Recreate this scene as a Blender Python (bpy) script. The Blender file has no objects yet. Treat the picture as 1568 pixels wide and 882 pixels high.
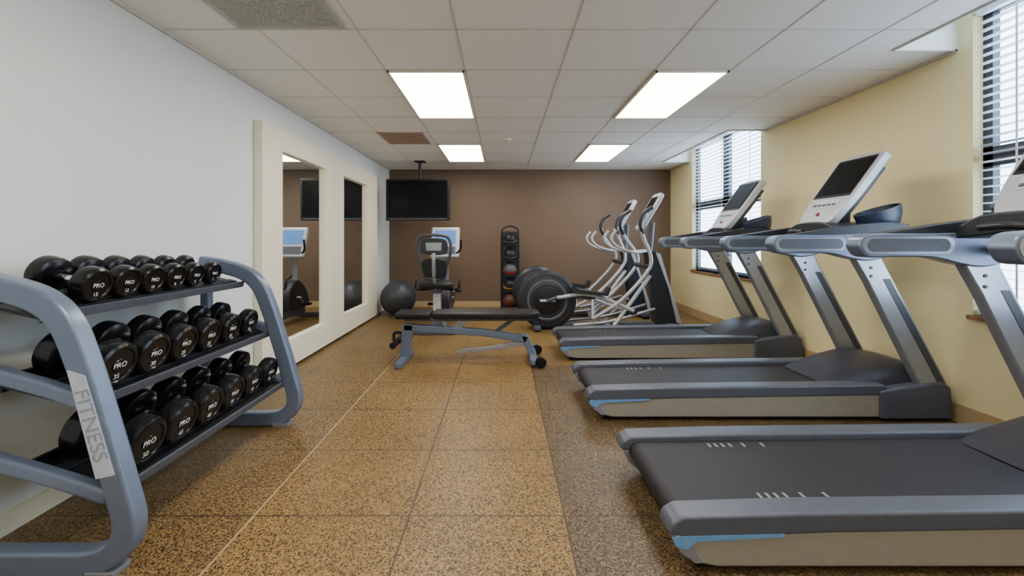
import bpy, bmesh, math, random
from mathutils import Vector, Matrix
random.seed(4)
S = bpy.context.scene
COL = S.collection
HC = 1.30; H = 2.66; XL = -2.2; XR = 3.25; YB = 8.35; YF = -2.4

# ---------------- materials ----------------
def nodes(m):
    m.use_nodes = True
    nt = m.node_tree
    return nt, nt.nodes, nt.links, nt.nodes['Principled BSDF']

def mat(name, col, rough=0.5, metal=0.0, var=0.06, scale=30, bump=0.0, emit=None, es=0, coat=0.0, spec=.5):
    m = bpy.data.materials.new(name)
    nt, N, L, b = nodes(m)
    b.inputs['Roughness'].default_value = rough
    b.inputs['Metallic'].default_value = metal
    b.inputs['Coat Weight'].default_value = coat
    b.inputs['Specular IOR Level'].default_value = spec
    tc = N.new('ShaderNodeTexCoord'); nz = N.new('ShaderNodeTexNoise')
    nz.inputs['Scale'].default_value = scale; nz.inputs['Detail'].default_value = 3
    L.new(tc.outputs['Object'], nz.inputs['Vector'])
    r = N.new('ShaderNodeValToRGB')
    a = [max(0, c * (1 - var)) for c in col]; z = [min(1, c * (1 + var)) for c in col]
    r.color_ramp.elements[0].position = .35; r.color_ramp.elements[1].position = .65
    r.color_ramp.elements[0].color = (*a, 1); r.color_ramp.elements[1].color = (*z, 1)
    L.new(nz.outputs['Fac'], r.inputs['Fac']); L.new(r.outputs['Color'], b.inputs['Base Color'])
    if bump:
        bp = N.new('ShaderNodeBump'); bp.inputs['Strength'].default_value = bump
        bp.inputs['Distance'].default_value = 0.002
        L.new(nz.outputs['Fac'], bp.inputs['Height']); L.new(bp.outputs['Normal'], b.inputs['Normal'])
    if emit:
        b.inputs['Emission Color'].default_value = (*emit, 1)
        b.inputs['Emission Strength'].default_value = es
    return m

def floor_mat():
    m = bpy.data.materials.new('rubber_floor'); nt, N, L, b = nodes(m)
    tc = N.new('ShaderNodeTexCoord'); sep = N.new('ShaderNodeSeparateXYZ')
    L.new(tc.outputs['Object'], sep.inputs[0])
    def math_(op, a, bb=None, c=None):
        n = N.new('ShaderNodeMath'); n.operation = op
        for i, v in enumerate((a, bb, c)):
            if v is None: continue
            if isinstance(v, (int, float)): n.inputs[i].default_value = v
            else: L.new(v, n.inputs[i])
        return n.outputs[0]
    def mix(f, a, bb):
        n = N.new('ShaderNodeMix'); n.data_type = 'RGBA'
        L.new(f, n.inputs[0])
        for i, v in ((6, a), (7, bb)):
            if isinstance(v, tuple): n.inputs[i].default_value = (*v, 1)
            else: L.new(v, n.inputs[i])
        return n.outputs[2]
    x, y = sep.outputs[0], sep.outputs[1]
    vor = N.new('ShaderNodeTexVoronoi'); vor.inputs['Scale'].default_value = 165
    L.new(tc.outputs['Object'], vor.inputs['Vector'])
    sc = N.new('ShaderNodeSeparateColor'); L.new(vor.outputs['Color'], sc.inputs[0])
    def ramp(stops):
        r = N.new('ShaderNodeValToRGB'); r.color_ramp.interpolation = 'CONSTANT'
        e = r.color_ramp.elements
        while len(e) < len(stops): e.new(.5)
        for i, (p, c) in enumerate(stops): e[i].position = p; e[i].color = (*c, 1)
        L.new(sc.outputs[0], r.inputs['Fac']); return r.outputs['Color']
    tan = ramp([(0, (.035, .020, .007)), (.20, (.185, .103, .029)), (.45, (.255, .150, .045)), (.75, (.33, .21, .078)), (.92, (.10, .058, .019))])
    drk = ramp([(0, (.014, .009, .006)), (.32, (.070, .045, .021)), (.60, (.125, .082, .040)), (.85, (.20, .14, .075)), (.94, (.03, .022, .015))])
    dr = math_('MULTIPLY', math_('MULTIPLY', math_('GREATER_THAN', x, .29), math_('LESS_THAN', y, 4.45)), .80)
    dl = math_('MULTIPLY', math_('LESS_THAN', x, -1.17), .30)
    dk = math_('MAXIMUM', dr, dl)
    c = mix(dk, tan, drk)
    sx = math_('LESS_THAN', math_('PINGPONG', math_('SUBTRACT', x, .29), .365), .0045)
    sy = math_('LESS_THAN', math_('PINGPONG', math_('SUBTRACT', y, 2.03), .3175), .0045)
    seam = math_('MULTIPLY', math_('MAXIMUM', sx, sy), .8)
    c = mix(seam, c, (.035, .020, .009))
    lt = math_('LESS_THAN', math_('ABSOLUTE', math_('ADD', x, 1.172)), .006)
    c = mix(math_('MULTIPLY', lt, .7), c, (.48, .35, .18))
    nz = N.new('ShaderNodeTexNoise'); nz.inputs['Scale'].default_value = 1.6; nz.inputs['Detail'].default_value = 4
    L.new(tc.outputs['Object'], nz.inputs['Vector'])
    sm = N.new('ShaderNodeMapRange'); sm.inputs[1].default_value = .3; sm.inputs[2].default_value = .7; sm.inputs[3].default_value = .85; sm.inputs[4].default_value = 1.15
    L.new(nz.outputs['Fac'], sm.inputs[0])
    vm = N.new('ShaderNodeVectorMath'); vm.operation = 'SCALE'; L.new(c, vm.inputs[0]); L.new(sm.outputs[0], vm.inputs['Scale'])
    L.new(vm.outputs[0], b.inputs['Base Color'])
    b.inputs['Roughness'].default_value = .42
    b.inputs['Specular IOR Level'].default_value = .35
    bp = N.new('ShaderNodeBump'); bp.inputs['Strength'].default_value = .12; bp.inputs['Distance'].default_value = .002
    L.new(vor.outputs['Distance'], bp.inputs['Height']); L.new(bp.outputs['Normal'], b.inputs['Normal'])
    return m

M = dict(
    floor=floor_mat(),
    wl=mat('paint_cool_white', (.72, .755, .745), .7, var=.012, scale=2),
    wr=mat('paint_cream', (.84, .71, .385), .7, var=.012, scale=2),
    wb=mat('paint_taupe', (.145, .089, .052), .6, var=.03, scale=2),
    ceil=mat('ceiling_tile', (.88, .85, .79), .85, var=.015, scale=120, bump=.15),
    pocket=mat('pocket_white', (.84, .88, .84), .8, var=.01),
    grid=mat('ceiling_tbar', (.60, .56, .51), .6),
    vent=mat('vent_grey', (.46, .46, .42), .6), vent2=mat('vent_brown', (.40, .27, .20), .6),
    lamp=mat('light_diffuser', (1, 1, 1), .5, emit=(1, .955, .87), es=16),
    whitetrim=mat('trim_white', (.86, .79, .60), .45, var=.02),
    base=mat('baseboard_tan', (.46, .32, .16), .5),
    mirror=mat('mirror_glass', (.88, .90, .88), .015, 1, var=0),
    darkframe=mat('window_frame_dark', (.015, .022, .04), .4),
    slat=mat('blind_slat', (.74, .78, .82), .4, var=.02),
    wood=mat('sill_wood', (.30, .15, .06), .4, var=.3, scale=12),
    black=mat('black_plastic', (.008, .008, .010), .42, spec=.35),
    rubber=mat('black_urethane', (.004, .004, .005), .24, spec=.35),
    belt=mat('treadmill_belt', (.018, .0165, .020), .55, var=.2, scale=200, bump=.3, spec=.3),
    silver=mat('silver_paint', (.32, .34, .38), .3, .6, var=.03),
    bluegrey=mat('blue_grey_paint', (.150, .188, .270), .33, .35, var=.03),
    railgrey=mat('rail_grey', (.080, .088, .112), .42, .2, var=.05),
    beige=mat('fascia_silver', (.32, .295, .245), .4, .3, var=.03),
    bluetip=mat('blue_trim', (.12, .27, .50), .25, coat=.4),
    hood=mat('hood_grey', (.030, .030, .040), .42, var=.05, spec=.4),
    dark=mat('dark_grey', (.018, .020, .026), .42, spec=.4),
    midgrey=mat('mid_grey', (.045, .050, .062), .42),
    navy=mat('navy_tray', (.022, .034, .065), .4),
    consol=mat('console_silver', (.48, .49, .51), .35, .35, var=.02),
    chrome=mat('chrome', (.75, .75, .76), .15, 1, var=.02),
    screen=mat('screen_black', (.003, .003, .004), .25, spec=.12),
    lcd=mat('lcd_blue', (.06, .13, .30), .2, emit=(.15, .32, .75), es=.6),
    white=mat('print_white', (.75, .75, .75), .5), plate=mat('label_plate', (.52, .57, .66), .4, .2),
    vinyl=mat('bench_vinyl', (.006, .006, .008), .42, bump=.2, scale=80, spec=.35),
    ball=mat('gym_ball', (.030, .033, .043), .42), red=mat('red_rubber', (.28, .025, .018), .5),
    brownb=mat('brown_rubber', (.11, .05, .03), .5), yellow=mat('tan_rubber', (.35, .22, .08), .5), greyb=mat('grey_rubber', (.07, .07, .075), .5),
)

# ---------------- geometry helpers ----------------
def finish(bm, name, m, parent=None, loc=(0, 0, 0), smooth=True, ang=40, wn=False):
    bmesh.ops.recalc_face_normals(bm, faces=bm.faces)
    me = bpy.data.meshes.new(name); bm.to_mesh(me); bm.free()
    me.materials.append(m)
    if smooth:
        for p in me.polygons: p.use_smooth = True
        me.set_sharp_from_angle(angle=math.radians(ang))
    o = bpy.data.objects.new(name, me); COL.objects.link(o); o.location = loc
    if parent: o.parent = parent
    if wn:
        w = o.modifiers.new('wn', 'WEIGHTED_NORMAL'); w.keep_sharp = True
    return o

def bevel(bm, r, seg=3, ang=25):
    if r <= 0: return
    es = [e for e in bm.edges if len(e.link_faces) == 2 and e.calc_face_angle(0) > math.radians(ang)]
    bmesh.ops.bevel(bm, geom=es, offset=r, segments=seg, profile=.5, affect='EDGES', clamp_overlap=True)

def box(name, a, b, m, parent=None, r=0.0, seg=2, mtx=None):
    bm = bmesh.new(); bmesh.ops.create_cube(bm, size=1)
    a = Vector(a); b = Vector(b)
    for v in bm.verts: v.co = Vector([(a[i] + b[i]) / 2 + v.co[i] * (b[i] - a[i]) for i in range(3)])
    bmesh.ops.recalc_face_normals(bm, faces=bm.faces)
    bevel(bm, r, seg)
    if mtx is not None: bmesh.ops.transform(bm, matrix=mtx, verts=bm.verts)
    return finish(bm, name, m, parent, wn=r > 0)

def prism(name, pts, lo, hi, m, parent=None, axis='Y', r=0.0, seg=3, mtx=None, ang=25):
    """2D polygon extruded along axis. axis Y: pts=(x,z); X: pts=(y,z); Z: pts=(x,y)"""
    bm = bmesh.new()
    def P(p, t):
        return {'Y': (p[0], t, p[1]), 'X': (t, p[0], p[1]), 'Z': (p[0], p[1], t)}[axis]
    va = [bm.verts.new(P(p, lo)) for p in pts]; vb = [bm.verts.new(P(p, hi)) for p in pts]
    n = len(pts)
    bm.faces.new(va); bm.faces.new(vb)
    for i in range(n): bm.faces.new((va[i], va[(i + 1) % n], vb[(i + 1) % n], vb[i]))
    bmesh.ops.recalc_face_normals(bm, faces=bm.faces)
    bevel(bm, r, seg, ang)
    if mtx is not None: bmesh.ops.transform(bm, matrix=mtx, verts=bm.verts)
    return finish(bm, name, m, parent, wn=True)

def cat(pts, n=8):
    pts = [Vector(p) for p in pts]
    q = [pts[0] * 2 - pts[1]] + pts + [pts[-1] * 2 - pts[-2]]
    out = []
    for i in range(1, len(q) - 2):
        for k in range(n):
            t = k / n; a, b, c, d = q[i - 1:i + 3]
            out.append(.5 * ((2 * b) + (c - a) * t + (2 * a - 5 * b + 4 * c - d) * t * t + (3 * b - a - 3 * c + d) * t ** 3))
    out.append(pts[-1]); return out

def tube(name, pts, r, m, parent=None, smooth_path=True, seg=12, flat=1.0, up=None):
    P = cat(pts) if (smooth_path and len(pts) > 2) else [Vector(p) for p in pts]
    bm = bmesh.new(); rings = []
    prevn = None
    for i, p in enumerate(P):
        t = (P[min(i + 1, len(P) - 1)] - P[max(i - 1, 0)]).normalized()
        if prevn is None:
            u = Vector(up) if up else (Vector((0, 0, 1)) if abs(t.z) < .9 else Vector((1, 0, 0)))
            n = (u - t * u.dot(t)).normalized()
        else: n = (prevn - t * prevn.dot(t)).normalized()
        prevn = n; bt = t.cross(n)
        rings.append([bm.verts.new(p + n * math.cos(2 * math.pi * k / seg) * r + bt * math.sin(2 * math.pi * k / seg) * r * flat) for k in range(seg)])
    for a, b in zip(rings, rings[1:]):
        for k in range(seg): bm.faces.new((a[k], a[(k + 1) % seg], b[(k + 1) % seg], b[k]))
    bm.faces.new(rings[0]); bm.faces.new(rings[-1])
    return finish(bm, name, m, parent, ang=50)

def lathe(name, prof, m, parent=None, seg=40, mtx=None, ang=35):
    """prof (radius, along z)"""
    bm = bmesh.new(); rings = []
    for r, z in prof:
        if r < 1e-5: rings.append([bm.verts.new((0, 0, z))])
        else: rings.append([bm.verts.new((r * math.cos(2 * math.pi * k / seg), r * math.sin(2 * math.pi * k / seg), z)) for k in range(seg)])
    for a, b in zip(rings, rings[1:]):
        for k in range(seg):
            k2 = (k + 1) % seg
            if len(a) == 1 and len(b) == 1: continue
            if len(a) == 1: bm.faces.new((a[0], b[k2], b[k]))
            elif len(b) == 1: bm.faces.new((a[k], a[k2], b[0]))
            else: bm.faces.new((a[k], a[k2], b[k2], b[k]))
    if mtx is not None: bmesh.ops.transform(bm, matrix=mtx, verts=bm.verts)
    return finish(bm, name, m, parent, ang=ang)

def sphere(name, c, r, m, parent=None, sc=(1, 1, 1)):
    bm = bmesh.new(); bmesh.ops.create_uvsphere(bm, u_segments=36, v_segments=20, radius=r)
    for v in bm.verts: v.co = Vector([v.co[i] * sc[i] + c[i] for i in range(3)])
    return finish(bm, name, m, parent, ang=80)

def empty(name, loc=(0, 0, 0), rz=0):
    e = bpy.data.objects.new(name, None); COL.objects.link(e); e.location = loc; e.rotation_euler[2] = rz
    e.empty_display_size = .1; return e

def text(name, s, size, m, mtx, parent=None):
    c = bpy.data.curves.new(name, 'FONT'); c.body = s; c.size = size; c.align_x = 'CENTER'; c.align_y = 'CENTER'; c.extrude = .0006
    o = bpy.data.objects.new(name, c); COL.objects.link(o)
    dg = bpy.context.evaluated_depsgraph_get(); dg.update()
    me = bpy.data.meshes.new_from_object(o.evaluated_get(dg)); bpy.data.objects.remove(o)
    me.transform(mtx); me.materials.clear(); me.materials.append(m)
    o = bpy.data.objects.new(name, me); COL.objects.link(o)
    if parent: o.parent = parent
    return o

def join(objs, name, loc=(0, 0, 0), rot=(0, 0, 0)):
    bm = bmesh.new(); mats = []
    for o in objs:
        mm = o.data.materials[0]
        if mm not in mats: mats.append(mm)
        n0 = len(bm.faces); bm.from_mesh(o.data); bm.faces.ensure_lookup_table()
        for f in bm.faces[n0:]: f.material_index = mats.index(mm)
    me = bpy.data.meshes.new(name); bm.to_mesh(me); bm.free()
    for mm in mats: me.materials.append(mm)
    for o in objs: bpy.data.objects.remove(o)
    o = bpy.data.objects.new(name, me); COL.objects.link(o); o.location = loc; o.rotation_euler = rot
    return o

RX = lambda d: Matrix.Rotation(math.radians(d), 4, 'X')
RY = lambda d: Matrix.Rotation(math.radians(d), 4, 'Y')
RZ = lambda d: Matrix.Rotation(math.radians(d), 4, 'Z')
T = lambda x, y, z: Matrix.Translation((x, y, z))

# ---------------- room ----------------
W1 = (5.43, 7.40); W2 = (1.0, 2.98); ZS = .78; ZT = 2.90; HP = 2.96; XP = 2.80
PK = ((.92, 3.08), (5.35, 7.50))      # ceiling pockets above the windows
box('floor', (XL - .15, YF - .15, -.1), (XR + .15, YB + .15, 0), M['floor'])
cp = [box('c', (XL - .15, YF - .15, H), (XP, YB + .15, H + .06), M['ceil'])]
ys = [YF - .15, PK[0][0], PK[0][1], PK[1][0], PK[1][1], YB + .15]
for a, b in ((0, 1), (2, 3), (4, 5)):
    cp.append(box('c', (XP, ys[a], H), (XR + .15, ys[b], H + .06), M['ceil']))
for a, b in PK:
    cp.append(box('t', (XP - .05, a - .05, HP), (XR + .15, b + .05, HP + .06), M['pocket']))
    cp.append(box('t', (XP - .03, a, H + .06), (XP, b, HP), M['pocket']))
    cp.append(box('t', (XP, a - .03, H + .06), (XR + .15, a, HP), M['pocket']))
    cp.append(box('t', (XP, b, H + .06), (XR + .15, b + .03, HP), M['pocket']))
join(cp, 'ceiling')
box('wall_left', (XL - .15, YF, 0), (XL, YB, H), M['wl'])
box('wall_back', (XL - .15, YB, 0), (XR + .15, YB + .15, H), M['wb'])
box('wall_front', (XL - .15, YF - .15, 0), (XR + .15, YF, H), M['wl'])
def wall_right():
    segs = [box('a', (XR, YF, 0), (XR + .15, W2[0], HP), M['wr']),
            box('b', (XR, W2[1], 0), (XR + .15, W1[0], HP), M['wr']),
            box('c', (XR, W1[1], 0), (XR + .15, YB, HP), M['wr'])]
    for w in (W1, W2):
        segs.append(box('d', (XR, w[0], 0), (XR + .15, w[1], ZS), M['wr']))
        segs.append(box('e', (XR, w[0], ZT), (XR + .15, w[1], HP), M['wr']))
    join(segs, 'wall_right')
wall_right()
box('baseboard_back', (XL, YB - .015, 0), (XR - .015, YB, .11), M['base'])
box('baseboard_right', (XR - .015, YF, 0), (XR, YB, .13), M['base'])
box('baseboard_left', (XL, YF, 0), (XL + .015, 3.75, .1), M['whitetrim'])
box('trim_1', (XL, YF, H - .022), (XL + .02, YB, H), M['grid'])
join([box('t', (XR - .02, a, H - .02), (XR, b, H), M['grid']) for a, b in ((YF, PK[0][0]), (PK[0][1], PK[1][0]), (PK[1][1], YB))], 'trim_2')
join([box('t', (XP - .012, a - .012, H - .012), (XP, b + .012, H), M['grid']) for a, b in PK] +
     [box('t', (XP, b, H - .012), (XR, b + .012, H), M['grid']) for a, b in PK] +
     [box('t', (XP, a - .012, H - .012), (XR, a, H), M['grid']) for a, b in PK], 'trim_3')

# ceiling grid
gx = [-1.58, -.94, -.30, .46, 1.22, 1.83, 2.47]
gy = [3.45 + k * .665 for k in range(-8, 8)]
parts = [box('g', (x - .005, YF, H - .003), (x + .005, YB, H), M['grid']) for x in gx]
for y in gy:
    if YF < y < YB:
        inp = any(a < y < b for a, b in PK)
        parts.append(box('g', (XL, y - .005, H - .003), (XP if inp else XR, y + .005, H), M['grid']))
join(parts, 'ceiling_grid')
for x0, x1 in ((-.93, -.31), (1.23, 1.82)):
    for y0 in (3.46, 6.12, .80, -1.86):
        e = empty('ceiling_light', (0, 0, 0))
        box('diffuser', (x0 + .015, y0 + .015, H - .012), (x1 - .015, y0 + 1.31 - .0, H - .004), M['lamp'], e)
        for nm, a, b in (('frame_a', (x0, y0), (x0 + .015, y0 + 1.33)), ('frame_b', (x1 - .015, y0), (x1, y0 + 1.33)),
                         ('frame_c', (x0, y0), (x1, y0 + .015)), ('frame_d', (x0, y0 + 1.31), (x1, y0 + 1.33))):
            box(nm, (*a, H - .016), (*b, H - .0005), M['whitetrim'], e)
def vent(x0, y0, x1, y1, m):
    ps = [box('p', (x0, y0, H - .01), (x1, y1, H - .001), m)]
    n = 40
    for i in range(n):
        y = y0 + .04 + (y1 - y0 - .08) * i / (n - 1)
        ps.append(box('l', (x0 + .04, y - .003, H - .013), (x1 - .04, y + .003, H - .01), m))
    join(ps, 'ceiling_vent')
vent(-1.70, 2.13, -1.00, 2.77, M['vent']); vent(-1.60, 5.45, -1.02, 6.10, M['vent2'])
lathe('smoke_detector', [(0, 0), (.06, 0), (.055, -.03), (0, -.035)], M['whitetrim'], mtx=T(.05, 5.8, H - .001))

# windows
def window(idx, w):
    e = empty('window_%d' % idx)
    y0, y1 = w; xa, xb = XR + .07, XR + .12; t = .06
    box('frame_bottom', (xa, y0, ZS), (xb, y1, ZS + t), M['darkframe'], e)
    box('frame_top', (xa, y0, ZT - t), (xb, y1, ZT), M['darkframe'], e)
    box('frame_l', (xa, y0, ZS), (xb, y0 + t, ZT), M['darkframe'], e)
    box('frame_r', (xa, y1 - t, ZS), (xb, y1, ZT), M['darkframe'], e)
    ym = (y0 + y1) / 2
    box('mullion', (xa, ym - .08, ZS), (xb, ym + .08, ZT), M['darkframe'], e)
    box('transom', (xa, y0, 1.80), (xb, y1, 1.93), M['darkframe'], e)
    box('sill', (XR - .03, y0 - .02, ZS - .03), (XR + .13, y1 + .02, ZS), M['wood'], e, .005)
    ps = []
    n = int((ZT - ZS - .1) / .056)
    for i in range(n):
        z = ZS + .04 + i * .056
        ps.append(box('s', (-.020, y0 + .02, -.0012), (.020, y1 - .02, .0012), M['slat'], mtx=T(XR + .03, 0, z) @ RY(8)))
    ps.append(box('h', (XR + .005, y0 + .01, ZT - .06), (XR + .055, y1 - .01, ZT - .005), M['slat']))
    for yy in (y0 + .25, ym, y1 - .25):
        ps.append(box('c', (XR + .004, yy - .006, ZS + .03), (XR + .006, yy + .006, ZT - .05), M['slat']))
    join(ps, 'window_blind')
    l = bpy.data.lights.new('daylight_portal', 'AREA'); l.shape = 'RECTANGLE'; l.size = ZT - ZS; l.size_y = y1 - y0
    l.cycles.is_portal = True
    lo = bpy.data.objects.new('daylight_portal', l); COL.objects.link(lo)
    lo.location = (XR + .16, ym, (ZS + ZT) / 2); lo.rotation_euler = (0, math.radians(90), 0)
window(1, W1); window(2, W2)

# wall mirrors
def mirror(y0, y1, g0, g1):
    e = empty('wall_mirror')
    xa, xb = XL + .001, -2.12; z0, z1 = .03, 2.36; a, b = .30, 2.15
    box('frame_near', (xa, y0, z0), (xb, g0, z1), M['whitetrim'], e, .008)
    box('frame_far', (xa, g1, z0), (xb, y1 - .004, z1), M['whitetrim'], e, .008)
    box('frame_top', (xa, g0 - .01, b), (xb, g1 + .01, z1), M['whitetrim'], e, .008)
    box('frame_bottom', (xa, g0 - .01, z0), (xb, g1 + .01, a), M['whitetrim'], e, .008)
    box('inner_lip_near', (xa, g0 - .005, a), (xb - .015, g0 + .03, b), M['whitetrim'], e)
    box('inner_lip_far', (xa, g1 - .03, a), (xb - .015, g1 + .005, b), M['whitetrim'], e)
    box('glass', (xa, g0, a), (xb - .045, g1, b), M['mirror'], e)
mirror(3.80, 5.44, 4.15, 5.18); mirror(5.44, 7.29, 5.76, 6.76)

# ---------------- television ----------------
tv = empty('wall_television', (-1.45, 7.35, 1.98), math.radians(-4))
box('bezel', (-.55, -.03, -.355), (.55, .05, .355), M['black'], tv, .012)
box('panel', (-.515, -.034, -.30), (.515, -.029, .32), M['screen'], tv)
box('speaker_bar', (-.50, -.036, -.34), (.50, -.03, -.318), M['midgrey'], tv)
box('rear_bulge', (-.35, .05, -.22), (.35, .10, .22), M['black'], tv, .02)
tube('ceiling_pole', [(0, .14, .0), (0, .14, H - 1.98)], .025, M['black'], tv)
box('mount_arm', (-.05, .09, -.06), (.05, .16, .06), M['black'], tv, .005)
box('ceiling_plate', (-.09, .05, H - 1.98 - .012), (.09, .23, H - 1.98 - .001), M['black'], tv)

# ---------------- dumbbell rack ----------------
rack = empty('dumbbell_rack')
def bar_profile(path, w):
    P = cat([(p[0], 0, p[1]) for p in path], 8); L_, R_ = [], []
    for i, p in enumerate(P):
        t = (P[min(i + 1, len(P) - 1)] - P[max(i - 1, 0)]).normalized(); n = Vector((-t.z, 0, t.x))
        L_.append((p.x + n.x * w / 2, p.z + n.z * w / 2)); R_.append((p.x - n.x * w / 2, p.z - n.z * w / 2))
    return L_, R_
def bar_strip(name, path, w, y0, y1, m, parent):
    L_, R_ = bar_profile(path, w); bm = bmesh.new(); rows = []
    n = len(L_)
    for i in range(n):
        rows.append([bm.verts.new((L_[i][0], y0, L_[i][1])), bm.verts.new((R_[i][0], y0, R_[i][1])),
                     bm.verts.new((R_[i][0], y1, R_[i][1])), bm.verts.new((L_[i][0], y1, L_[i][1]))])
    for a, b in zip(rows, rows[1:]):
        for k in range(4): bm.faces.new((a[k], a[(k + 1) % 4], b[(k + 1) % 4], b[k]))
    bm.faces.new(rows[0]); bm.faces.new(rows[-1])
    bmesh.ops.recalc_face_normals(bm, faces=bm.faces)
    bevel(bm, .014, 3, 60)
    return finish(bm, name, m, parent, wn=True)
prof = [(-2.12, 1.14), (-1.97, 1.115), (-1.81, 1.065), (-1.71, .98), (-1.64, .82), (-1.56, .57), (-1.49, .33), (-1.46, .20), (-1.485, .11), (-1.58, .055), (-1.77, .048), (-2.12, .048)]
for nm, y in (('near', 1.65), ('far', 2.99)):
    bar_strip('end_frame_' + nm, prof, .095, y, y + .075, M['bluegrey'], rack)
    bar_strip('rear_post_' + nm, [(-2.08, .06), (-2.08, .6), (-2.08, 1.12)], .06, y + .005, y + .07, M['bluegrey'], rack)
    bar_strip('shelf_arm_mid_' + nm, [(-2.08, .80), (-1.8, .725), (-1.60, .66)], .06, y + .01, y + .06, M['bluegrey'], rack)
    bar_strip('shelf_arm_low_' + nm, [(-2.08, .46), (-1.8, .385), (-1.53, .30)], .06, y + .01, y + .06, M['bluegrey'], rack)
    box('foot_pad_' + nm, (-1.60, y - .004, 0), (-1.49, y + .079, .025), M['silver'], rack, .004)
    box('foot_pad_rear_' + nm, (-2.12, y - .004, 0), (-2.03, y + .079, .025), M['dark'], rack, .004)
prism('label_plate', [(-1.665, .80), (-1.598, .78), (-1.485, .40), (-1.555, .385)], 1.645, 1.6505, M['plate'], rack)
lm = T(-1.575, 1.644, .59) @ Matrix.Rotation(math.radians(74), 4, 'Y') @ RX(90)
text('label_print', 'FITNESS', .082, M['silver'], lm, rack)
shelves = [(-1.97, 1.03, .30), (-1.81, .685, .34), (-1.70, .345, .36)]  # centre x, z, depth
TILT = 14
for i, (cx, cz, d) in enumerate(shelves):
    mt = T(cx, 0, cz) @ RY(TILT)
    box('shelf_%d' % (i + 1), (-d / 2, 1.70, -.012), (d / 2, 3.03, .0), M['black'], rack, mtx=mt)
    box('shelf_lip_%d' % (i + 1), (d / 2 - .006, 1.70, -.025), (d / 2 + .006, 3.03, .016), M['railgrey'], rack, .003, mtx=mt)
    box('shelf_back_%d' % (i + 1), (-d / 2 - .006, 1.70, -.03), (-d / 2 + .006, 3.03, .04), M['black'], rack, mtx=mt)
    box('cradle_front_%d' % (i + 1), (.06, 1.74, 0), (.115, 3.01, .012), M['dark'], rack, .003, mtx=mt)
    box('cradle_rear_%d' % (i + 1), (-.115, 1.74, 0), (-.06, 3.01, .012), M['dark'], rack, .003, mtx=mt)

def dumbbell(cx, cy, cz, r, hl, gap, label):
    ps = []
    for s in (-1, 1):
        p0 = gap / 2; p1 = gap / 2 + hl
        prf = [(0, p0 - .02), (.024, p0 - .02), (.028, p0), (r * .80, p0 + .002), (r * .97, p0 + .012), (r, p0 + .025), (r, p1 - .022), (r * .97, p1 - .008), (r * .86, p1),
               (r * .74, p1), (r * .70, p1 - .006), (r * .30, p1 - .006), (r * .27, p1 - .001), (0, p1 - .001)]
        ps.append(lathe('h', prf, M['rubber'], mtx=(RY(90) if s > 0 else RY(-90)), seg=36))
    ps.append(lathe('g', [(0, -gap / 2), (.014, -gap / 2), (.0165, -.03), (.0175, 0), (.0165, .03), (.014, gap / 2), (0, gap / 2)], M['chrome'], mtx=RY(90), seg=20))
    xf = gap / 2 + hl - .0055
    ps.append(text('t', label, r * .30, M['white'], T(xf, 0, -r * .50) @ RZ(90) @ RX(90)))
    ps.append(text('t2', 'PRO', r * .34, M['white'], T(xf + .005, 0, r * .02) @ RZ(90) @ RX(90)))
    return join(ps, 'dumbbell', (cx, cy, cz), (0, math.radians(TILT), 0))
rows = [
    (0, [1.94, 2.105, 2.265, 2.425, 2.585, 2.75], .082, .075, '15 12 10 8 5 3'.split()),
    (1, [1.85, 2.05, 2.25, 2.45, 2.65, 2.85], .099, .088, '35 30 25 25 20 20'.split()),
    (2, [1.86, 2.07, 2.275, 2.475, 2.68, 2.88], .105, .095, '50 45 40 35 30 30'.split()),
]
for si, ys_, r, hl, labs in rows:
    cx, cz, d = shelves[si]
    for k, y in enumerate(ys_):
        rr = r * (1.0 - .028 * k)
        a = math.radians(TILT); off = rr + .0135
        dumbbell(cx + math.sin(a) * off, y, cz + math.cos(a) * off, rr, hl * (1 - .04 * k), .115, labs[k])

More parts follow.
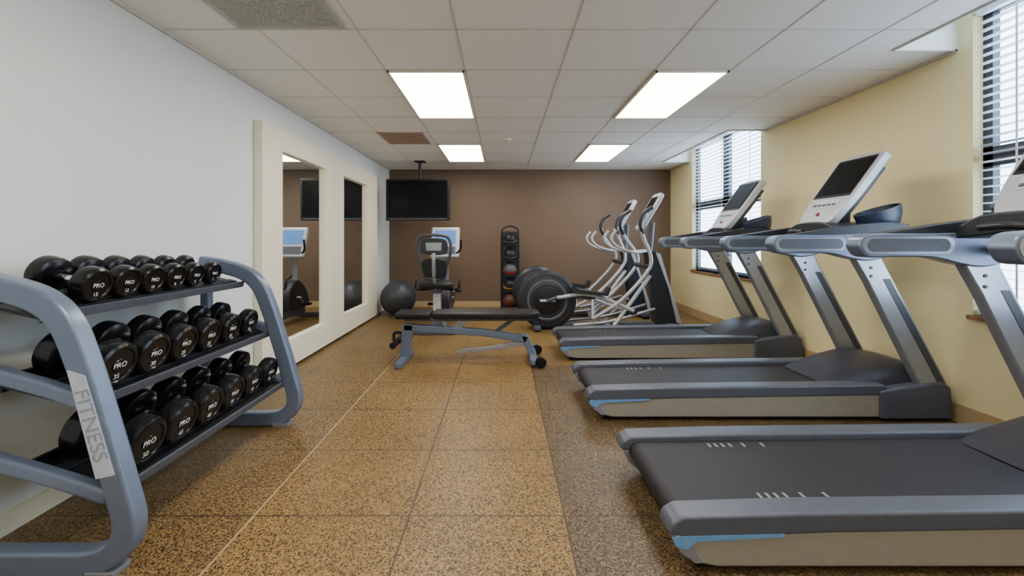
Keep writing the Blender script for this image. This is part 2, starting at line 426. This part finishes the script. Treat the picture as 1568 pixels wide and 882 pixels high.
# ---------------- treadmills ----------------
def treadmill(x0, y0, W):
    e = empty('treadmill', (x0, y0, 0))
    box('base_frame', (.12, .10, .03), (2.5, W - .10, .11), M['black'], e, .01)
    for nm, ya, yb in (('near', 0, .115), ('far', W - .115, W)):
        s = (ya, yb)
        prism('rail_cap_' + nm, [(-.03, .165), (-.015, .205), (.03, .232), (.5, .245), (2.10, .265), (2.16, .19), (.6, .165), (.05, .145)], *s, M['railgrey'], e, r=.014, ang=35)
        prism('rail_fascia_' + nm, [(-.0, .15), (.55, .172), (2.10, .20), (2.10, .03), (.17, .03), (.09, .045), (.045, .08)], ya + .008, yb - .008, M['beige'], e, r=.012, ang=35)
        ym = ya + .004 if nm == 'near' else yb - .004
        prism('blue_trim_' + nm, [(-.012, .148), (.04, .158), (.42, .166), (.42, .156), (.08, .136), (.045, .105), (.0, .12)], ym - .006, ym + .006, M['bluetip'], e)
        prism('end_bumper_' + nm, [(.0, .155), (.05, .165), (.07, .12), (.12, .05), (.08, .045), (.02, .09)], ya + .004, yb - .004, M['silver'], e, r=.006)
    pts = []
    for k in range(9):
        t = math.pi / 2 + math.pi * k / 8; pts.append((.07 + .052 * math.cos(t), .155 + .052 * math.sin(t)))
    pts += [(1.98, .125), (1.98, .232)]
    prism('belt', pts, .118, W - .118, M['belt'], e)
    for yy in (.17, W - .17):
        for k, xx in enumerate((.42, .455, .49, .53, .60, .70)):
            zz = .2075 + (xx - .07) * .0131
            box('belt_mark', (xx, yy - .02, zz + .0), (xx + .012, yy + .02, zz + .0012), M['beige'], e)
    bm = bmesh.new(); st = []
    xs = [1.74, 1.80, 1.90, 2.03, 2.18, 2.32, 2.44, 2.52, 2.55]
    hs = [.235, .262, .305, .35, .385, .395, .375, .32, .24]
    for x, h in zip(xs, hs):
        ring = []
        for k in range(15):
            t = math.pi * k / 14; c, s_ = math.cos(t), math.sin(t)
            yy = W / 2 + math.copysign(abs(c) ** .45, c) * (W / 2 - .05); zz = .05 + (h - .05) * abs(s_) ** .4
            ring.append(bm.verts.new((x + (.10 * (abs(c) ** 2) if x < 2.1 else 0), yy, zz)))
        st.append(ring)
    for a, b in zip(st, st[1:]):
        for k in range(14): bm.faces.new((a[k], a[k + 1], b[k + 1], b[k]))
    bm.faces.new(st[0]); bm.faces.new(st[-1])
    finish(bm, 'motor_hood', M['hood'], e, ang=60)
    for nm, ya, yb in (('near', -.012, .085), ('far', W - .085, W + .012)):
        prism('foot_cap_' + nm, [(2.06, .02), (2.06, .225), (2.20, .25), (2.50, .29), (2.565, .25), (2.585, .02)], ya, yb, M['railgrey'], e, r=.02)
        mid = (ya + yb) / 2
        prism('column_' + nm, [(1.865, 1.20), (2.065, 1.20), (2.17, 1.0), (2.575, .22), (2.37, .22), (1.98, 1.0)], mid - .032, mid + .032, M['silver'], e, r=.012)
        for s in (-1, 1):
            yo = mid + s * .0325
            prism('column_groove_' + nm, [(2.085, 1.02), (2.135, 1.02), (2.53, .27), (2.48, .27)], yo - .002, yo + .002, M['midgrey'], e)
            for bx, bz in ((2.0, 1.10), (2.0, 1.04)):
                sm = [(bx + .010 * math.cos(a), bz + .010 * math.sin(a)) for a in [i * math.pi / 5 for i in range(10)]]
                prism('bolt_' + nm, sm, yo - .004, yo + .004, M['dark'], e)
        rp = [(p.x, p.z) for p in cat([(1.285, 0, 1.265), (1.31, 0, 1.315), (1.40, 0, 1.335), (1.70, 0, 1.335), (2.0, 0, 1.35), (2.22, 0, 1.375), (2.30, 0, 1.34), (2.26, 0, 1.27), (2.12, 0, 1.185), (1.98, 0, 1.15), (1.85, 0, 1.165), (1.70, 0, 1.20), (1.5, 0, 1.205), (1.34, 0, 1.205), (1.285, 0, 1.265)], 5)][:-1]
        prism('handrail_' + nm, rp, mid - .05, mid + .05, M['bluegrey'], e, r=.02, ang=50)
        wg = [(p.x, p.z) for p in cat([(1.42, 0, 1.336), (1.60, 0, 1.362), (1.85, 0, 1.40), (2.10, 0, 1.425), (2.27, 0, 1.41)], 5)] + [(2.27, 1.355), (2.0, 1.34), (1.42, 1.325)]
        prism('arm_wing_' + nm, wg, mid - .042, mid + .055, M['dark'], e, r=.006, ang=40)
        for s in (-1, 1):
            for gg, (gw, gh, gm) in enumerate(((.205, .048, 'silver'), (.19, .036, 'railgrey'))):
                gp = []
                for k in range(24):
                    t = 2 * math.pi * k / 24; gp.append((1.56 + (gw if math.cos(t) > 0 else -gw) + gh * math.cos(t), 1.27 + gh * math.sin(t)))
                yo = mid + s * (.050 + .002 * gg)
                prism('grip_inlay_' + nm, gp, yo - .003, yo + .003, M[gm], e)
    yz = [(p.x, p.z) for p in cat([(.02, 0, 1.345), (.12, 0, 1.39), (.24, 0, 1.435), (W - .24, 0, 1.435), (W - .12, 0, 1.39), (W - .02, 0, 1.345)], 4)] + [(W - .02, 1.30), (.5, 1.33), (.24, 1.33), (.02, 1.30)]
    prism('dash_tray', yz, 1.82, 2.26, M['dark'], e, axis='X', r=.012, ang=40)
    for yy, nm in ((.13, 'near'), (W - .13, 'far')):
        mtb = T(2.20, yy, 1.37) @ RY(-18) @ Matrix.Diagonal((1.45, 1.05, 1.15, 1))
        lathe('storage_bowl_' + nm, [(0, -.01), (.05, -.005), (.085, .03), (.105, .09), (.11, .14), (.10, .14), (.092, .09), (.07, .04), (0, .02)], M['navy'], e, mtx=mtb, ang=60)
    tube('front_grip', [(1.72, .30, 1.36), (1.70, .37, 1.365), (1.72, W - .30, 1.36)], .02, M['black'], e)
    tube('crossbar_upper', [(2.05, .05, 1.24), (2.05, W - .05, 1.24)], .03, M['railgrey'], e)
    tube('grip_arm_a', [(1.72, .30, 1.36), (1.95, .26, 1.38)], .018, M['black'], e)
    tube('grip_arm_b', [(1.72, W - .30, 1.36), (1.95, W - .26, 1.38)], .018, M['black'], e)
    mt = T(1.84, W / 2, 1.43) @ RY(36) @ RZ(-90)
    out = [(p.x, p.z) for p in cat([(-.15, 0, 0), (0, 0, -.015), (.15, 0, 0), (.19, 0, .10), (.215, 0, .30), (.225, 0, .60), (.21, 0, .665), (0, 0, .685), (-.21, 0, .665), (-.225, 0, .60), (-.215, 0, .30), (-.19, 0, .10), (-.15, 0, 0)], 4)][:-1]
    prism('console_body', out, 0, .065, M['consol'], e, r=.018, mtx=mt, ang=45)
    prism('console_back', [(x * .8, z * .8 + .06) for x, z in out], .06, .11, M['midgrey'], e, r=.018, mtx=mt, ang=45)
    box('console_bezel', (-.19, -.003, .255), (.19, .002, .64), M['black'], e, mtx=mt)
    box('console_screen', (-.175, -.006, .28), (.175, .002, .62), M['screen'], e, mtx=mt)
    box('console_keys', (-.13, -.004, .15), (.13, .002, .23), M['plate'], e, .002, mtx=mt)
    for k in range(5): box('key_%d' % k, (-.118 + k * .05, -.008, .165), (-.085 + k * .05, -.003, .185), M['railgrey'], e, mtx=mt)
    lathe('stop_button', [(0, 0), (.016, 0), (.014, .008), (0, .010)], M['red'], e, mtx=mt @ T(0, -.003, .085) @ RX(90), seg=24)
    tube('console_stem', [(2.07, W / 2, 1.40), (2.08, W / 2, 1.60)], .06, M['railgrey'], e)
    for a, b in ((.10, .05), (.10, W - .11), (2.2, .02), (2.2, W - .08)):
        box('floor_foot', (a, b, 0), (a + .08, b + .06, .07), M['black'], e, .005)
for x, y, w_ in ((.665, 1.66, .79), (.625, 3.07, .74), (.625, 4.60, .72)): treadmill(x, y, w_)

# ---------------- elliptical trainers ----------------
def elliptical(x0, yc):
    e = empty('elliptical_trainer', (x0, yc, 0))
    mt = RX(90)
    R = .42; zc = .43
    lathe('drive_housing', [(0, -.14), (R * .55, -.14), (R * .60, -.125), (R * .90, -.115), (R, -.08), (R, .08), (R * .90, .115), (R * .60, .125), (R * .55, .14), (0, .14)], M['dark'], e, seg=56, mtx=T(.44, 0, zc) @ mt)
    for s in (-1, 1):
        lathe('housing_ring', [(R * .60, 0), (R * .63, -.008), (R * .69, -.006), (R * .71, .004)] if s > 0 else [(R * .60, 0), (R * .63, .008), (R * .69, .006), (R * .71, -.004)], M['railgrey'], e, seg=56, mtx=T(.44, s * .124, zc) @ mt)
        lathe('hub_cap', [(0, .012), (R * .42, .012), (R * .5, 0), (0, 0)] if s < 0 else [(0, -.012), (R * .42, -.012), (R * .5, 0), (0, 0)], M['black'], e, seg=48, mtx=T(.44, s * .139, zc) @ mt)
        box('housing_label', (.33, s * .153 - .002, zc - .015), (.55, s * .153 + .002, zc + .02), M['plate'], e)
        tg = 'r' if s > 0 else 'l'; ys = s * .20
        tube('crank_' + tg, [(.44, s * .14, zc), (.44, s * .175, zc), (.62 + .05 * s, s * .175, zc - .05 * s)], .025, M['railgrey'], e, smooth_path=False)
        tube('pedal_arm_' + tg, [(.62 + .05 * s, ys, zc - .05 * s), (1.05, ys, .47 - .05 * s), (1.65, ys, .26 - .03 * s)], .028, M['consol'], e)
        pz = .53 - .05 * s
        prism('pedal_' + tg, [(.72 - .05 * s, pz), (.76 - .05 * s, pz + .08), (.80 - .05 * s, pz + .02), (1.18 - .05 * s, pz - .03), (1.24 - .05 * s, pz + .05), (1.26 - .05 * s, pz + .04), (1.22 - .05 * s, pz - .07), (.74 - .05 * s, pz - .02)], ys - .09, ys + .09, M['dark'], e)
        tube('ramp_rail', [(.80, s * .2, .09), (1.3, s * .2, .14), (1.95, s * .2, .32)], .022, M['silver'], e)
        lathe('roller', [(0, -.02), (.045, -.02), (.05, 0), (.045, .02), (0, .02)], M['dark'], e, mtx=T(1.65, ys, .235 - .03 * s) @ mt, seg=24)
        yo = s * .30
        tube('swing_arm_' + tg, [(1.10 + .05 * s, yo, .20), (1.45, yo, .46), (1.80, yo, .84), (1.86, yo, 1.05), (1.72 - .04 * s, yo, 1.32), (1.66 - .06 * s, yo, 1.50)], .026, M['consol'], e)
        tube('swing_grip_' + tg, [(1.70 - .05 * s, yo, 1.38), (1.655 - .06 * s, yo, 1.52), (1.70 - .06 * s, yo, 1.66), (1.82 - .06 * s, yo, 1.75)], .028, M['dark'], e)
        tube('link_' + tg, [(1.10 + .05 * s, yo, .20), (1.12 + .05 * s, s * .2, .40 - .05 * s)], .02, M['consol'], e)
        tube('fixed_handle_' + tg, [(1.90, s * .06, 1.14), (1.66, s * .18, 1.12), (1.42, s * .22, 1.20), (1.33, s * .22, 1.32), (1.40, s * .22, 1.44)], .021, M['consol'], e)
        tube('brace_' + tg, [(1.34, s * .24, .06), (1.92, s * .10, .78)], .028, M['consol'], e)
        box('wheel_foot', (2.15, s * .26 - .03, 0), (2.27, s * .26 + .03, .07), M['black'], e, .01)
        box('rear_foot', (.25, s * .2 - .04, 0), (.33, s * .2 + .04, .05), M['black'], e, .01)
    box('base_spine', (.35, -.07, .02), (2.3, .07, .10), M['railgrey'], e, .015)
    box('rear_cross', (.24, -.26, .02), (.34, .26, .08), M['railgrey'], e, .015)
    box('front_cross', (2.14, -.31, .03), (2.28, .31, .10), M['railgrey'], e, .015)
    box('mid_cross', (1.26, -.27, .03), (1.34, .27, .09), M['silver'], e, .01)
    prism('front_column', [(2.00, .05), (2.36, .05), (2.22, .6), (2.02, 1.14), (1.86, 1.14), (1.96, .6)], -.10, .10, M['dark'], e, r=.03)
    for s in (-1, 1):
        prism('column_side_plate', [(2.30, .10), (2.37, .10), (2.06, 1.10), (2.00, 1.10), (2.18, .6)], s * .103 - .006, s * .103 + .006, M['consol'], e, r=.003)
    tube('arm_axle', [(1.84, -.31, .92), (1.84, .31, .92)], .035, M['dark'], e)
    tube('mast', [(1.93, 0, 1.05), (1.96, 0, 1.30), (1.98, 0, 1.55)], .04, M['railgrey'], e)
    mt2 = T(1.76, 0, 1.46) @ RY(30) @ RZ(-90)
    out = [(p.x, p.z) for p in cat([(-.13, 0, 0), (.13, 0, 0), (.17, 0, .22), (.18, 0, .56), (0, 0, .60), (-.18, 0, .56), (-.17, 0, .22), (-.13, 0, 0)], 4)][:-1]
    prism('console_body', out, 0, .06, M['consol'], e, r=.015, mtx=mt2, ang=45)
    box('console_screen', (-.14, -.004, .26), (.14, .002, .53), M['screen'], e, mtx=mt2)
    box('console_keys', (-.11, -.004, .06), (.11, .002, .22), M['railgrey'], e, mtx=mt2)
elliptical(.20, 6.30); elliptical(.14, 7.35)

# ---------------- recumbent bike (rider faces +Y) ----------------
bk = empty('recumbent_exercise_bike', (-.93, 5.85, 0))
box('rear_foot', (-.28, .02, 0), (.28, .11, .07), M['railgrey'], bk, .015)
box('front_foot', (-.28, 1.42, 0), (.28, 1.51, .07), M['railgrey'], bk, .015)
box('main_beam', (-.06, .05, .07), (.06, 1.45, .20), M['railgrey'], bk, .02)
prism('seat_post', [(.16, .15), (.36, .15), (.30, .60), (.20, .60)], -.05, .05, M['consol'], bk, axis='X', r=.012)
box('seat_slider', (-.07, .10, .56), (.07, .62, .62), M['railgrey'], bk, .01)
prism('seat_cushion', [(p.x, p.z) for p in cat([(-.24, 0, .14), (-.20, 0, .02), (.20, 0, .02), (.24, 0, .14), (.17, 0, .48), (0, 0, .54), (-.17, 0, .48), (-.24, 0, .14)], 4)][:-1], .63, .71, M['vinyl'], bk, axis='Z', r=.025, ang=45)
fr = [(-.13, .03, .78), (-.17, .0, .95), (-.225, -.03, 1.14), (-.21, -.05, 1.30), (-.12, -.055, 1.355), (.12, -.055, 1.355), (.21, -.05, 1.30), (.225, -.03, 1.14), (.17, .0, .95), (.13, .03, .78), (0, .035, .75), (-.13, .03, .78)]
tube('backrest_frame', fr, .020, M['midgrey'], bk)
prism('lumbar_pad', [(p.x, p.z) for p in cat([(-.13, 0, .80), (0, 0, .775), (.13, 0, .80), (.165, 0, .98), (.10, 0, 1.04), (-.10, 0, 1.04), (-.165, 0, .98), (-.13, 0, .80)], 4)][:-1], -.035, .015, M['vinyl'], bk, r=.015, ang=45)
prism('upper_pad', [(p.x, p.z) for p in cat([(-.17, 0, 1.12), (0, 0, 1.09), (.17, 0, 1.12), (.175, 0, 1.27), (.10, 0, 1.315), (-.10, 0, 1.315), (-.175, 0, 1.27), (-.17, 0, 1.12)], 4)][:-1], -.055, -.02, M['dark'], bk, r=.012, ang=45)
prism('upper_pad_panel', [(-.10, 1.15), (.10, 1.15), (.11, 1.26), (-.11, 1.26)], -.061, -.05, M['silver'], bk, r=.004)
tube('backrest_spine', [(0, .10, .62), (0, -.02, .80), (0, -.065, 1.00), (0, -.065, 1.12)], .026, M['silver'], bk)
for s in (-1, 1):
    tube('seat_handle', [(s * .06, .3, .60), (s * .29, .28, .60), (s * .31, .30, .72), (s * .31, .45, .78)], .018, M['black'], bk)
    tube('console_handle', [(s * .05, 1.12, 1.05), (s * .24, 1.00, 1.12), (s * .27, .93, 1.30)], .018, M['black'], bk)
    tube('pedal_crank', [(s * .12, 1.02, .38), (s * .17, 1.02, .38), (s * .17, 1.02 - s * .12, .38 + s * .12)], .018, M['silver'], bk, smooth_path=False)
    box('pedal', (s * .23 - .055, .97 - s * .12, .36 + s * .12), (s * .23 + .055, 1.07 - s * .12, .40 + s * .12), M['black'], bk, .008)
prism('drive_shroud', [(p.x, p.z) for p in cat([(.78, 0, .20), (.76, 0, .42), (.92, 0, .60), (1.15, 0, .64), (1.40, 0, .45), (1.45, 0, .20), (.78, 0, .20)], 5)][:-1], -.11, .11, M['hood'], bk, axis='X', r=.03, ang=50)
tube('console_mast', [(0, 1.22, .55), (0, 1.20, .85), (0, 1.08, 1.10)], .045, M['silver'], bk)
mt = T(0, 1.00, 1.02) @ RX(-20)
box('console_body', (-.23, 0, 0), (.23, .07, .52), M['consol'], bk, .03, 3, mtx=mt)
box('console_lcd', (-.17, -.004, .22), (.17, .002, .46), M['lcd'], bk, mtx=mt)
box('console_keys', (-.17, -.004, .05), (.17, .002, .18), M['railgrey'], bk, mtx=mt)

# ---------------- weight bench ----------------
bn = empty('adjustable_weight_bench', (0, 4.62, 0))
box('seat_pad', (-1.13, -.15, .47), (-.76, .15, .535), M['vinyl'], bn, .022, 3)
prism('back_pad', [(-.74, -.14), (-.74, .14), (-.2, .16), (.30, .16), (.385, .10), (.385, -.10), (.30, -.16), (-.2, -.16)], .475, .54, M['vinyl'], bn, axis='Z', r=.02)
box('pad_rail', (-1.05, -.035, .435), (.30, .035, .472), M['railgrey'], bn, .005)
prism('main_beam', [(-1.06, .40), (-1.06, .33), (-.2, .27), (.24, .20), (.28, .27), (-.2, .345)], -.04, .04, M['bluegrey'], bn, r=.01)
prism('rear_leg', [(-1.07, .40), (-.95, .40), (-1.00, .05), (-1.10, .05)], -.04, .04, M['bluegrey'], bn, r=.01)
box('rear_foot', (-1.09, -.30, .0), (-1.01, .30, .06), M['bluegrey'], bn, .012)
prism('front_leg', [(.18, .30), (.27, .28), (.36, .05), (.28, .05)], -.04, .04, M['bluegrey'], bn, r=.01)
box('front_foot', (.28, -.27, .03), (.36, .27, .09), M['bluegrey'], bn, .012)
for s in (-1, 1):
    lathe('wheel', [(0, -.022), (.05, -.022), (.058, -.01), (.058, .01), (.05, .022), (0, .022)], M['rubber'], bn, mtx=T(.385, s * .26, .058) @ RX(90), seg=28)
prism('adjust_sector', [(-.62, .30), (-.50, .30), (-.35, .45), (-.45, .46)], -.02, .02, M['silver'], bn, r=.004)
tube('lift_strut', [(-.10, 0, .30), (.12, 0, .45)], .02, M['railgrey'], bn)
tube('spine_post', [(-.62, 0, .32), (-.62, 0, .46)], .03, M['silver'], bn)
tube('transport_handle', [(-1.06, 0, .30), (-1.16, 0, .30), (-1.17, 0, .22)], .017, M['black'], bn)
tube('foot_roller', [(-1.13, -.2, .21), (-1.13, .2, .21)], .035, M['black'], bn)
prism('beam_arch', [(.24, .24), (-.10, .16), (-.42, .13), (-.50, .10), (-.48, .08), (-.1, .12), (.25, .17)], -.02, .02, M['silver'], bn, r=.004)

# ---------------- balls & medicine ball tower ----------------
def gymball(x, y, r, name):
    ps = [sphere('b', (0, 0, 0), r, M['ball'])]
    for k in range(-3, 4):
        z = k * r * .16; rr = math.sqrt(r * r - z * z)
        ps.append(tube('r', [(rr * math.cos(a), rr * math.sin(a), z) for a in [i * math.pi / 24 for i in range(49)]], .004, M['ball'], smooth_path=False, seg=6))
    join(ps, name, (x, y, r), (math.radians(12), 0, 0))
gymball(-1.80, 7.42, .30, 'stability_ball')

mr = empty('medicine_ball_rack', (.13, 7.78, 0))
lathe('base_plate', [(0, 0), (.22, 0), (.22, .02), (.18, .035), (0, .04)], M['black'], mr)
for s in (-1, 1):
    tube('post', [(s * .155, .06, .03), (s * .155, .06, .8), (s * .15, .06, 1.42), (s * .09, .06, 1.52), (0, .06, 1.55)], .014, M['black'], mr)
box('back_panel', (-.14, .125, .05), (.14, .14, 1.45), M['dark'], mr, .004)
cols = ['brownb', 'black', 'greyb', 'black', 'black']
for i, c in enumerate(cols):
    z = .20 + i * .275
    tube('cradle_%d' % i, [(-.15, .06, z - .08), (-.12, -.08, z - .095), (0, -.12, z - .10), (.12, -.08, z - .095), (.15, .06, z - .08)], .010, M['black'], mr)
    sphere('ball_%d' % i, (0, 0, z), .122, M[c], mr)
    lathe('ball_band_%d' % i, [(.121, -.02), (.1235, -.02), (.1235, .02), (.121, .02)], M[['red', 'yellow', 'red', 'greyb', 'greyb'][i]], mr, mtx=T(0, 0, z) @ RX(25))

# ---------------- world, camera ----------------
w = bpy.data.worlds.new('daylight_sky'); S.world = w; w.use_nodes = True
N = w.node_tree.nodes; L = w.node_tree.links; bg = N['Background']
tc = N.new('ShaderNodeTexCoord'); sp = N.new('ShaderNodeSeparateXYZ'); r = N.new('ShaderNodeValToRGB')
L.new(tc.outputs['Generated'], sp.inputs[0]); L.new(sp.outputs[2], r.inputs['Fac'])
r.color_ramp.elements[0].color = (.45, .55, .68, 1); r.color_ramp.elements[1].color = (.50, .72, 1.0, 1)
r.color_ramp.elements[0].position = 0.0; r.color_ramp.elements[1].position = .4
L.new(r.outputs['Color'], bg.inputs['Color']); bg.inputs['Strength'].default_value = 14

cam = bpy.data.cameras.new('camera'); co = bpy.data.objects.new('camera', cam); COL.objects.link(co)
co.location = (0, 0, HC); co.rotation_euler = (math.radians(90), 0, 0)
cam.sensor_width = 36; cam.lens = 660 / 1568 * 36
cam.shift_x = 14 / 1568; cam.shift_y = -74 / 1568
cam.clip_start = .05
S.camera = co
